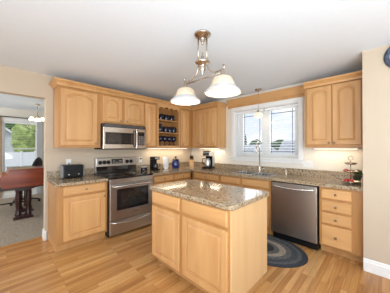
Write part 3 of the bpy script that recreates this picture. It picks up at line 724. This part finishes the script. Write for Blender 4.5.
for s in (-1, 1):
    pts = [(.045, 2.18), (.055, 2.145), (.075, 2.10), (.11, 2.065), (.15, 2.047), (.195, 2.05), (HX-.01, 2.05), (HX+.018, 2.068), (HX+.022, 2.085), (HX+.006, 2.09)]
    MB().tube([(s*x, 0, pz(z)) for x, z in pts], .0065, 8).build('scroll_arm', 'satin_nickel', t)
    MB().lathe([(0, pz(2.060)), (.014, pz(2.055)), (.018, pz(2.03)), (.022, pz(2.005)), (.034, pz(1.992)), (.036, pz(1.982)), (0, pz(1.982))], (s*HX, 0, 0), n=20).build('socket', 'satin_nickel', t)
    R_ = .158
    prof = [(.034, 1.990), (.055, 1.988), (.078, 1.975), (.092, 1.952), (.100, 1.925), (.112, 1.900)]
    sh = MB().lathe([(r, pz(z)) for r, z in prof] + [(r-.004, pz(z-.003)) for r, z in reversed(prof)], (s*HX, 0, 0), n=40).build('lamp_shade', 'shade_glass', t)
    prof = [(.112, 1.900), (.130, 1.880), (.152, 1.864), (R_-.004, 1.852), (R_, 1.846)]
    MB().lathe([(r, pz(z)) for r, z in prof] + [(r-.004, pz(z-.003)) for r, z in reversed(prof)], (s*HX, 0, 0), n=40).build('shade_rim', 'shade_glass_rim', sh)
    MB().lathe([(0, pz(1.855)), (.020, pz(1.860)), (.034, pz(1.880)), (.036, pz(1.905)), (.024, pz(1.940)), (.016, pz(1.960)), (.016, pz(1.985)), (0, pz(1.985))], (s*HX, 0, 0), n=20).build('bulb', 'bulb_on', t)
    pl = bpy.data.lights.new('chandelier_light', 'POINT'); pl.energy = 3; pl.color = (1, .82, .6); pl.shadow_soft_size = .04
    lo = bpy.data.objects.new('chandelier_light', pl); C.objects.link(lo); lo.parent = t; lo.location = (s*HX, 0, pz(1.835))
# sink pendant
t = thing('pendant_lamp', 'small frosted pendant lamp hanging in front of the kitchen window', 'lamp', (1.93, -.18, CE))
MB().lathe([(0, -.002), (.060, -.002), (.062, -.010), (.050, -.020), (.020, -.026), (0, -.030)], n=24).build('canopy', 'satin_nickel', t)
MB().tube([(0, 0, -.02), (0, 0, pz(2.06))], .0035, 6).build('stem', 'satin_nickel', t)
MB().lathe([(0, pz(2.075)), (.016, pz(2.07)), (.024, pz(2.045)), (.030, pz(2.030)), (0, pz(2.03))], n=16).build('socket', 'satin_nickel', t)
sh = [(.030, 2.032), (.060, 2.018), (.084, 1.985), (.082, 1.960), (.056, 1.940), (.040, 1.935)]
MB().lathe([(r, pz(z)) for r, z in sh] + [(r-.003, pz(z)) for r, z in reversed(sh)], n=28).build('lamp_shade', 'pendant_glass', t)
MB().lathe([(0, pz(1.922)), (.022, pz(1.93)), (.032, pz(1.955)), (.022, pz(1.99)), (.012, pz(2.03)), (0, pz(2.03))], n=16).build('bulb', 'bulb_on', t)
pl = bpy.data.lights.new('pendant_light', 'POINT'); pl.energy = 1.2; pl.color = (1, .85, .65); pl.shadow_soft_size = .03
lo = bpy.data.objects.new('pendant_light', pl); C.objects.link(lo); lo.parent = t; lo.location = (0, 0, pz(1.90))
# under-cabinet lights
def under(loc, rot, ln, power, label):
    t = thing('under_cabinet_light', label, 'light', (loc[0], loc[1], UZ0), rot)
    MB().box(-ln/2, ln/2, -.03, .03, -.018, -.0005, .003).build('housing', 'white_plastic', t)
    MB().box(-ln/2+.02, ln/2-.02, -.02, .02, -.021, -.018).build('diffuser', 'lit_diffuser', t)
    d_ = bpy.data.lights.new('under_cabinet_glow', 'AREA'); d_.shape = 'RECTANGLE'; d_.size = ln-.04; d_.size_y = .05; d_.energy = power; d_.color = (1, .83, .60)
    q = bpy.data.objects.new('under_cabinet_glow', d_); C.objects.link(q); q.parent = t; q.location = (0, 0, -.024)
under((.13, -.86), R90, 1.1, 2.6, 'slim strip light under the open shelves and corner cabinet')
under((.70, -.13), 0, .60, 1.9, 'slim strip light under the cabinet left of the window')
under((3.09, -.13), 0, .55, 1.1, 'slim strip light under the cabinet right of the window')

# ------------------------------------------------------------------ counter things
CT = .9145
# toaster
t = thing('toaster', 'black four-slice toaster with grey ends on the left countertop', 'toaster', (.175, -2.765, CT), R90)
MB().box(-.130, .130, -.095, .095, .012, .200, .014, 3).build('body', 'black_plastic', t)
for s in (-1, 1): MB().box(s*.138-.010, s*.138+.010, -.088, .088, .016, .192, .008, 2).build('end_cap', 'cap_gray', t)
for k in range(4): MB().box(-.105, .105, -.072+k*.038, -.056+k*.038, .196, .2015, .001).build('slot', 'oven_label', t)
for s in (-1, 1):
    MB().box(s*.065-.018, s*.065+.018, -.112, -.094, .125, .140, .003).build('lever', 'black_plastic', t)
    MB().cyl(.010, 0, .010, (s*.065, -.095, .060), 'Y').build('dial', 'satin_nickel', t)
for s in (-1, 1):
    for q in (-1, 1): MB().cyl(.012, 0, .013, (s*.10, q*.075, 0)).build('foot', 'black_plastic', t)
# outlets
def plate(loc, rot, gangs, label):
    t = thing('wall_plate', label, 'outlet', loc, rot)
    W = .070+.046*(gangs-1)
    MB().box(-W/2, W/2, -.006, -.0005, -.057, .057, .003).build('plate', 'white_plastic', t)
    for g_ in range(gangs):
        cx = (g_-(gangs-1)/2)*.046
        for s in (-1, 1): MB().cyl(.016, 0, .003, (cx, -.0062, s*.022), 'Y', 16).build('socket' if gangs == 1 else 'switch', 'white_trim', t)
    return t
t = plate((0, -2.775, 1.135), R90, 1, 'white outlet plate on the wall above the toaster')
MB().box(-.012, .012, -.03, -.0065, -.036, -.010, .004).tube([(0, -.03, -.02), (0, -.045, -.03), (-.01, -.045, -.09)], .004, 6).build('plug', 'black_plastic', t)
t = plate((0, -1.50, 1.13), R90, 1, 'white outlet plate on the wall between range and drip coffee maker')
MB().box(-.014, .014, -.034, -.0065, .006, .034, .004).build('plug', 'black_plastic', t)
plate((2.70, 0, 1.105), 0, 3, 'white triple switch plate on the wall right of the kitchen window')
# small blue radio + coffee maker
t = thing('radio', 'small dark blue radio with white top beside the range', 'radio', (.20, -1.535, CT), R90)
MB().box(-.055, .055, -.035, .035, .0, .075, .008, 2).build('body', 'cobalt', t)
MB().box(-.050, .050, -.030, .030, .0755, .088, .004).build('top', 'white_plastic', t)
MB().cyl(.022, 0, .004, (.02, -.035, .040), 'Y').build('speaker', 'black_plastic', t); MB().box(-.045, -.010, -.037, -.035, .03, .05).build('dial', 'oven_label', t)
t = thing('coffee_maker', 'black drip coffee maker with steel trim right of the range', 'coffee maker', (.20, -1.285, CT), R90); t.scale = (.88, .9, .92)
MB().box(-.075, .075, -.11, .09, 0, .030, .008, 2).box(-.075, .075, .015, .09, .03, .235, .008, 2).build('base', 'black_plastic', t)
MB().box(-.078, .078, -.105, .092, .236, .300, .012, 2).build('brew_head', 'black_plastic', t)
MB().box(-.060, .060, -.1075, -.104, .250, .285).build('trim_plate', 'steel_bright', t)
MB().lathe([(0, .032), (.052, .032), (.062, .05), (.062, .10), (.045, .150), (.040, .165), (0, .165)], (0, -.04, 0), n=20).build('carafe', 'smoked_glass', t)
MB().tube([(.055, -.06, .14), (.085, -.085, .14), (.088, -.088, .075), (.058, -.065, .065)], .007, 8).build('carafe_handle', 'black_plastic', t)
# paper towel
t = thing('paper_towel_holder', 'upright roll of white paper towels left of the blue jar', 'paper towels', (.185, -.99, CT))
MB().cyl(.068, 0, .012, n=28).build('base', 'steel_bright', t)
MB().cyl(.062, .014, .262, n=28).build('paper_roll', 'paper', t)
MB().lathe([(0, .262), (.006, .262), (.006, .285), (.012, .292), (.009, .304), (0, .308)], n=12).build('post', 'steel_bright', t)
# blue jar
t = thing('cookie_jar', 'round cobalt blue lidded jar between paper towels and knife block', 'jar', (.205, -.725, CT)); t.scale = (1.2, 1.2, 1.05)
MB().lathe([(0, 0), (.060, 0), (.070, .012), (.073, .06), (.072, .12), (.064, .155), (.050, .172), (0, .172)], n=28).build('body', 'cobalt_jar', t)
MB().lathe([(.060, .172), (.062, .180), (.050, .200), (.026, .215), (.012, .222), (.020, .235), (.018, .250), (0, .256)], n=24).build('lid', 'cobalt', t)
for s in (-1, 1): MB().tube([(0, s*.070, .085), (0, s*.092, .10), (0, s*.092, .13), (0, s*.068, .145)], .007, 8).build('handle', 'cobalt', t)
# knife block
t = thing('knife_block', 'light wooden knife block with black handled knives in the corner', 'knife block', (.225, -.235, CT), math.radians(45))
MB().prism([(-.07, 0), (.06, 0), (.06, .20), (.02, .215), (-.07, .115)], -.05, .05, 'X', .004).build('block', 'block_wood', t)
for k in range(5):
    x = -.036+k*.018
    MB().tube([(x, -.010, .175), (x, -.055, .225+.012*(k % 2)), (x, -.088, .258+.014*(k % 2))], [.007, .009, .008], 8).build('knife_handle', 'black_plastic', t)
# tall coffee maker
t = thing('coffee_maker', 'tall stainless coffee maker with thermal carafe left of the sink', 'coffee maker', (.77, -.235, CT), math.radians(8)); t.scale = (1.1, 1.05, 1.03)
MB().box(-.095, .095, -.12, .10, 0, .040, .010, 2).build('base', 'black_plastic', t)
MB().box(-.092, .092, .020, .10, .040, .30, .008, 2).build('tower', 'steel', t)
MB().box(-.080, .080, .012, .0195, .045, .258, .002).build('back_panel', 'black_plastic', t)
MB().box(-.095, .095, -.105, .102, .262, .372, .018, 3).build('brew_head', 'steel', t)
MB().box(-.070, .070, -.108, -.103, .285, .335, .002).build('control_panel', 'black_gloss', t)
MB().box(-.090, .090, -.10, .095, .3725, .382, .004).build('top_lid', 'black_plastic', t)
MB().lathe([(0, .041), (.056, .041), (.060, .06), (.060, .17), (.048, .20), (.040, .225), (0, .225)], (0, -.045, 0), n=24).build('carafe', 'steel', t)
MB().lathe([(0, .225), (.042, .225), (.040, .245), (0, .250)], (0, -.045, 0), n=20).build('carafe_lid', 'black_plastic', t)
MB().tube([(-.05, -.06, .21), (-.095, -.085, .205), (-.10, -.088, .12), (-.058, -.062, .09)], .010, 8).build('carafe_handle', 'black_plastic', t)
# tiered tray
t = thing('tiered_tray', 'three-tier metal serving stand with ring handle at the right counter end', 'serving stand', (3.300, -.40, CT))
for z, r in ((.012, .106), (.145, .088), (.245, .066)):
    MB().lathe([(0, z), (r*.75, z), (r*.94, z+.010), (r, z+.020), (r-.003, z+.022), (r*.92, z+.013), (r*.74, z+.004), (0, z+.004)], n=28).build('tier', 'satin_nickel', t)
MB().lathe([(0, 0), (.05, 0), (.04, .008), (.008, .014), (0, .014)], n=18).build('foot', 'satin_nickel', t)
MB().tube([(0, 0, .01), (0, 0, .300)], .005, 8).build('post', 'satin_nickel', t)
MB().tube([(.026*math.cos(a), .0, .325+.026*math.sin(a)) for a in [2*PI*k/20 for k in range(20)]], .0045, 8, True).build('ring_handle', 'satin_nickel', t)
ap = None
def fruit(x, y, z, r, lab):
    global ap
    if ap is None:
        ap = thing('red_apple', lab, 'apple', (x, y, z), 0, 'red apples on the serving stand')
        MB().lathe([(0, .10), (.4, 0), (.8, .25), (1, .9), (.85, 1.5), (.45, 1.75), (.15, 1.68), (0, 1.58)], n=18).build('flesh', 'red_fruit', ap)
        MB().tube([(0, 0, 1.6), (.04, 0, 1.8), (.12, 0, 2.0)], .05, 6).build('stem', 'bark', ap)
        o = ap
    else: o = copy_tree(ap); o.location = (x, y, z)
    o['label'] = lab; o.scale = (r, r, r)
fruit(3.262, -.448, CT+.0165, .028, 'red apple at the left of the stand bottom tier')
fruit(3.315, -.462, CT+.0165, .026, 'red apple at the front right of the stand bottom tier')
fruit(3.256, -.430, CT+.1495, .022, 'red apple on the left side of the stand middle tier')
b = MB(); rnd = random.Random(3)
for k in range(26):
    a = rnd.random()*2*PI; q = .02+.018*rnd.random(); c_ = Vector((q*math.cos(a), q*math.sin(a), .02+.07*rnd.random()))
    bb = bmesh.new(); bmesh.ops.create_icosphere(bb, subdivisions=1, radius=.018)
    bmesh.ops.transform(bb, matrix=Matrix.Translation(c_) @ Matrix.Rotation(rnd.random()*3, 4, 'X') @ Matrix.Diagonal((1.5, .7, .5, 1)), verts=bb.verts[:]); b.merge(bb)
t = thing('potted_herb', 'small dark green plant in a bowl behind the serving stand', 'plant', (3.345, -.088, CT))
MB().lathe([(0, 0), (.035, 0), (.050, .03), (.052, .07), (.046, .07), (.042, .04), (0, .035)], n=18).build('pot', 'dark_cloth', t)
b.build('foliage', 'green_leaf', t, (0, 0, .055))

# ------------------------------------------------------------------ blue glassware on the open shelves
SHX = .20
def place(o, y, z, lab, x=SHX, rz=0):
    o.location = (x, y, z); o['label'] = lab; o.rotation_euler = (0, 0, rz); k_ = 1.30 if 'mug' in lab else 1.10 if 'goblet' in lab else 1.0; o.scale = (k_, k_, k_*1.05)
def mug():
    t = thing('mug', '', 'mug', group='blue mugs on the open shelves')
    MB().lathe([(0, 0), (.036, 0), (.042, .01), (.043, .090), (.040, .092), (.038, .085), (.036, .012), (0, .010)], n=20).build('cup', 'cobalt', t)
    MB().tube([(.038, 0, .075), (.068, 0, .072), (.070, 0, .032), (.040, 0, .022)], .006, 8).build('handle', 'cobalt', t)
    return t
def goblet():
    t = thing('goblet', '', 'goblet', group='blue goblets on the bottom shelf')
    MB().lathe([(0, 0), (.036, 0), (.034, .004), (.007, .010), (.006, .060), (.012, .068), (.042, .085), (.053, .115), (.052, .172), (.050, .172), (.050, .115), (.030, .088), (0, .078)], n=20).build('glass', 'cobalt', t)
    return t
def pitcher():
    t = thing('pitcher', '', 'pitcher')
    MB().lathe([(0, 0), (.050, 0), (.062, .03), (.064, .08), (.050, .12), (.042, .145), (.050, .170), (.046, .170), (.038, .145), (.044, .12), (.05, .03), (0, .01)], n=22).build('body', 'cobalt', t)
    MB().tube([(.046, 0, .155), (.085, 0, .150), (.092, 0, .09), (.060, 0, .050)], .008, 8).build('handle', 'cobalt', t)
    MB().prism([(-.045, -.012), (-.070, 0), (-.045, .012)], .155, .172, 'Z').build('spout', 'cobalt', t)
    return t
Z1, Z2, Z0 = UZ0+SH[1]+.0185, UZ0+SH[0]+.0185, UZ0+.0455
m0 = mug()
place(m0, -1.135, Z1, 'dark blue mug on the top shelf, left', rz=0)
for y, z, lab in ((-.995, Z1, 'dark blue mug on the top shelf, second from left'), (-.845, Z1, 'dark blue mug on the top shelf, third from left'),
                  (-1.01, Z2, 'dark blue mug on the middle shelf, next to the pitcher'), (-.895, Z2, 'dark blue mug on the middle shelf, second from the pitcher'), (-.785, Z2, 'dark blue mug on the middle shelf, rightmost')):
    place(copy_tree(m0), y, z, lab, rz=0)
place(pitcher(), -1.160, Z2, 'dark blue pitcher at the left of the middle shelf', rz=-1.4)
g0 = goblet()
ys_ = (-1.155, -1.03, -.905, -.78)
names = ('leftmost', 'second from left', 'third from left', 'rightmost')
for k, y in enumerate(ys_): place(g0 if k == 0 else copy_tree(g0), y, Z0, 'dark blue goblet on the bottom shelf, ' + names[k])

# ------------------------------------------------------------------ wall clock
t = thing('wall_clock', 'round clock with mottled blue rim on the right beige wall', 'clock', (3.765, YST, 2.325))
MB().lathe([(0, .001), (.150, .001), (.152, .012), (.142, .028), (.118, .032), (.108, .022), (0, .020)], n=40, axis='Y').build('rim', 'clock_rim', t)
MB().lathe([(0, .020), (.107, .020), (.107, .0235), (0, .0235)], n=40, axis='Y').build('face', 'clock_face', t)
hm = MB()
for k in range(12):
    a = k*PI/6; b = bmesh.new(); bmesh.ops.create_cube(b, size=1, matrix=Matrix.Translation((.090*math.sin(a), -.0245, .090*math.cos(a))) @ Matrix.Rotation(a, 4, 'Y') @ Matrix.Diagonal((.006, .002, .022, 1))); hm.merge(b)
hm.build('hour_marks', 'clock_rim', t)
MB().tube([(0, -.027, 0), (-.035, -.027, .040)], .003, 6).build('hour_hand', 'black_plastic', t); MB().tube([(0, -.030, 0), (.015, -.030, .080)], .0025, 6).build('minute_hand', 'black_plastic', t)

# ------------------------------------------------------------------ braided rug
b = bmesh.new(); layer = b.verts.layers.float.new('ring')
A_, B_, NR, NA = .76, .43, 26, 96
rings = []
for k in range(NR*4+1):
    f = k/(NR*4); aa = (A_-B_)+B_*f if f > 0 else (A_-B_); bb_ = B_*f
    zz = .006+.0045*abs(math.sin(PI*k/4)); zz = zz if k < NR*4 else .001
    ring = []
    for i in range(NA):
        a = 2*PI*i/NA; e_ = 1.0
        v_ = b.verts.new((((A_-B_)*.55*(1 if math.cos(a) > 0 else -1)*min(1, abs(math.cos(a))*2.2))*(1) + (bb_+ (A_-B_)*.45*f)*math.cos(a), max(bb_, .0005)*math.sin(a), zz)); v_[layer] = f; ring.append(v_)
    rings.append(ring)
for a, c in zip(rings, rings[1:]):
    for i in range(NA): b.faces.new((a[i], c[i], c[(i+1) % NA], a[(i+1) % NA]))
bmesh.ops.recalc_face_normals(b, faces=b.faces[:])
m = MB(); m.bm.free(); m.bm = b
o = m.build('braided_rug', 'braided', None, (2.19, -1.015, .0005), math.radians(5)); tag(o, 'oval braided rug in blue, grey and tan rings before the dishwasher', 'rug')

# ------------------------------------------------------------------ living room things
# piano: long side along y, keyboard end towards -y
t = thing('piano', 'reddish wooden piano on dark column legs in the living room', 'piano', (-1.40, -3.05, 0))
poly = [(-.46, .62), (.70, .62), (.70, .945), (-.36, .945), (-.375, .925), (-.385, .88), (-.46, .855), (-.50, .800), (-.62, .785), (-.62, .715), (-.48, .70)]
MB().prism(poly, -.62, .03, 'X', .006).build('case', 'cherry', t)
MB().box(-.64, .05, -.375, .72, .946, .966, .006, 2).build('lid', 'cherry', t)
ap_ = [(-.44, .62)]
for k in range(13): ap_.append((-.44+1.12*k/12, .575+.030*math.cos(k*PI/3)))
ap_.append((.68, .62))
MB().prism(ap_, .0, .03, 'X').build('apron', 'dark_wood', t)
MB().box(-.60, .01, -.60, -.50, .7865, .800, .003).build('keys', 'white_plastic', t)
def column(x, y, z1):
    return MB().lathe([(0, .07), (.052, .07), (.054, .10), (.040, .13), (.036, .20), (.046, .30), (.050, .42), (.040, .50), (.046, .54), (.056, z1), (0, z1)], (x, y, 0), n=16)
PL = ((-.155, -.04), (.50, -.04), (-.10, -.55), (.50, -.55))
for yc, xo in PL:
    for s in (-1, 1): column(xo, yc+s*.075, .60).build('leg', 'dark_wood', t)
for yc, xo in PL:
    MB().box(xo-.07, xo+.07, yc-.15, yc+.15, .004, .035, .008, 2).box(xo-.055, xo+.055, yc-.12, yc+.12, .035, .075, .010, 2).build('leg_base', 'dark_wood', t)
# bench behind piano legs
t = thing('piano_bench', 'dark wooden bench with slim turned legs behind the piano', 'bench', (-2.28, -3.40, 0))
MB().box(-.20, .20, -.35, .35, .46, .53, .012, 2).build('seat', 'leather_dark', t)
for a in (-1, 1):
    for c_ in (-1, 1): MB().lathe([(0, .004), (.020, .004), (.028, .03), (.014, .07), (.018, .25), (.026, .40), (.024, .46), (0, .46)], (a*.16, c_*.30, 0), n=12).build('leg', 'dark_wood', t)
MB().box(-.015, .015, -.30, .30, .14, .17, .004).build('stretcher', 'dark_wood', t)
# chair
t = thing('office_chair', 'black padded swivel chair behind the piano', 'chair', (-2.80, -3.07, 0), math.radians(150))
MB().box(-.25, .25, -.24, .24, .44, .52, .035, 3).build('seat', 'black_cloth', t)
bk = bmesh.new(); bmesh.ops.create_uvsphere(bk, u_segments=20, v_segments=12, radius=1)
mb = MB(); mb.merge(bk, Matrix.Translation((0, -.24, .80)) @ Matrix.Rotation(math.radians(8), 4, 'X') @ Matrix.Diagonal((.25, .07, .34, 1))); mb.build('backrest', 'black_cloth', t)
MB().cyl(.025, .10, .44).build('post', 'chrome', t)
for k in range(5):
    a = k*2*PI/5; MB().tube([(0, 0, .11), (.14*math.cos(a), .14*math.sin(a), .10), (.28*math.cos(a), .28*math.sin(a), .075)], [.022, .018, .014], 8).build('base_arm', 'black_plastic', t)
    MB().cyl(.028, -.012, .012, (.28*math.cos(a), .28*math.sin(a), .034), 'X', 14).build('caster', 'black_plastic', t)
# living room ceiling fixture
t = thing('living_room_chandelier', 'small brass ceiling light with frosted cups in the living room', 'chandelier', (-2.6, -2.86, CE))
MB().lathe([(0, -.002), (.06, -.002), (.05, -.025), (.01, -.03), (.008, -.27), (.03, -.30), (.03, -.34), (0, -.36)], n=18).build('body', 'satin_nickel', t)
for k in range(3):
    a = k*2*PI/3+.9
    c_, s_ = math.cos(a), math.sin(a)
    MB().tube([(.02*c_, .02*s_, -.32), (.07*c_, .07*s_, -.35), (.115*c_, .115*s_, -.33)], .006, 8).build('arm', 'satin_nickel', t)
    MB().lathe([(.018, -.335), (.035, -.35), (.05, -.385), (.058, -.41), (.055, -.41), (.046, -.385), (.03, -.353), (.0, -.34)], (.125*c_, .125*s_, 0), n=18).build('lamp_shade', 'lit_diffuser', t)
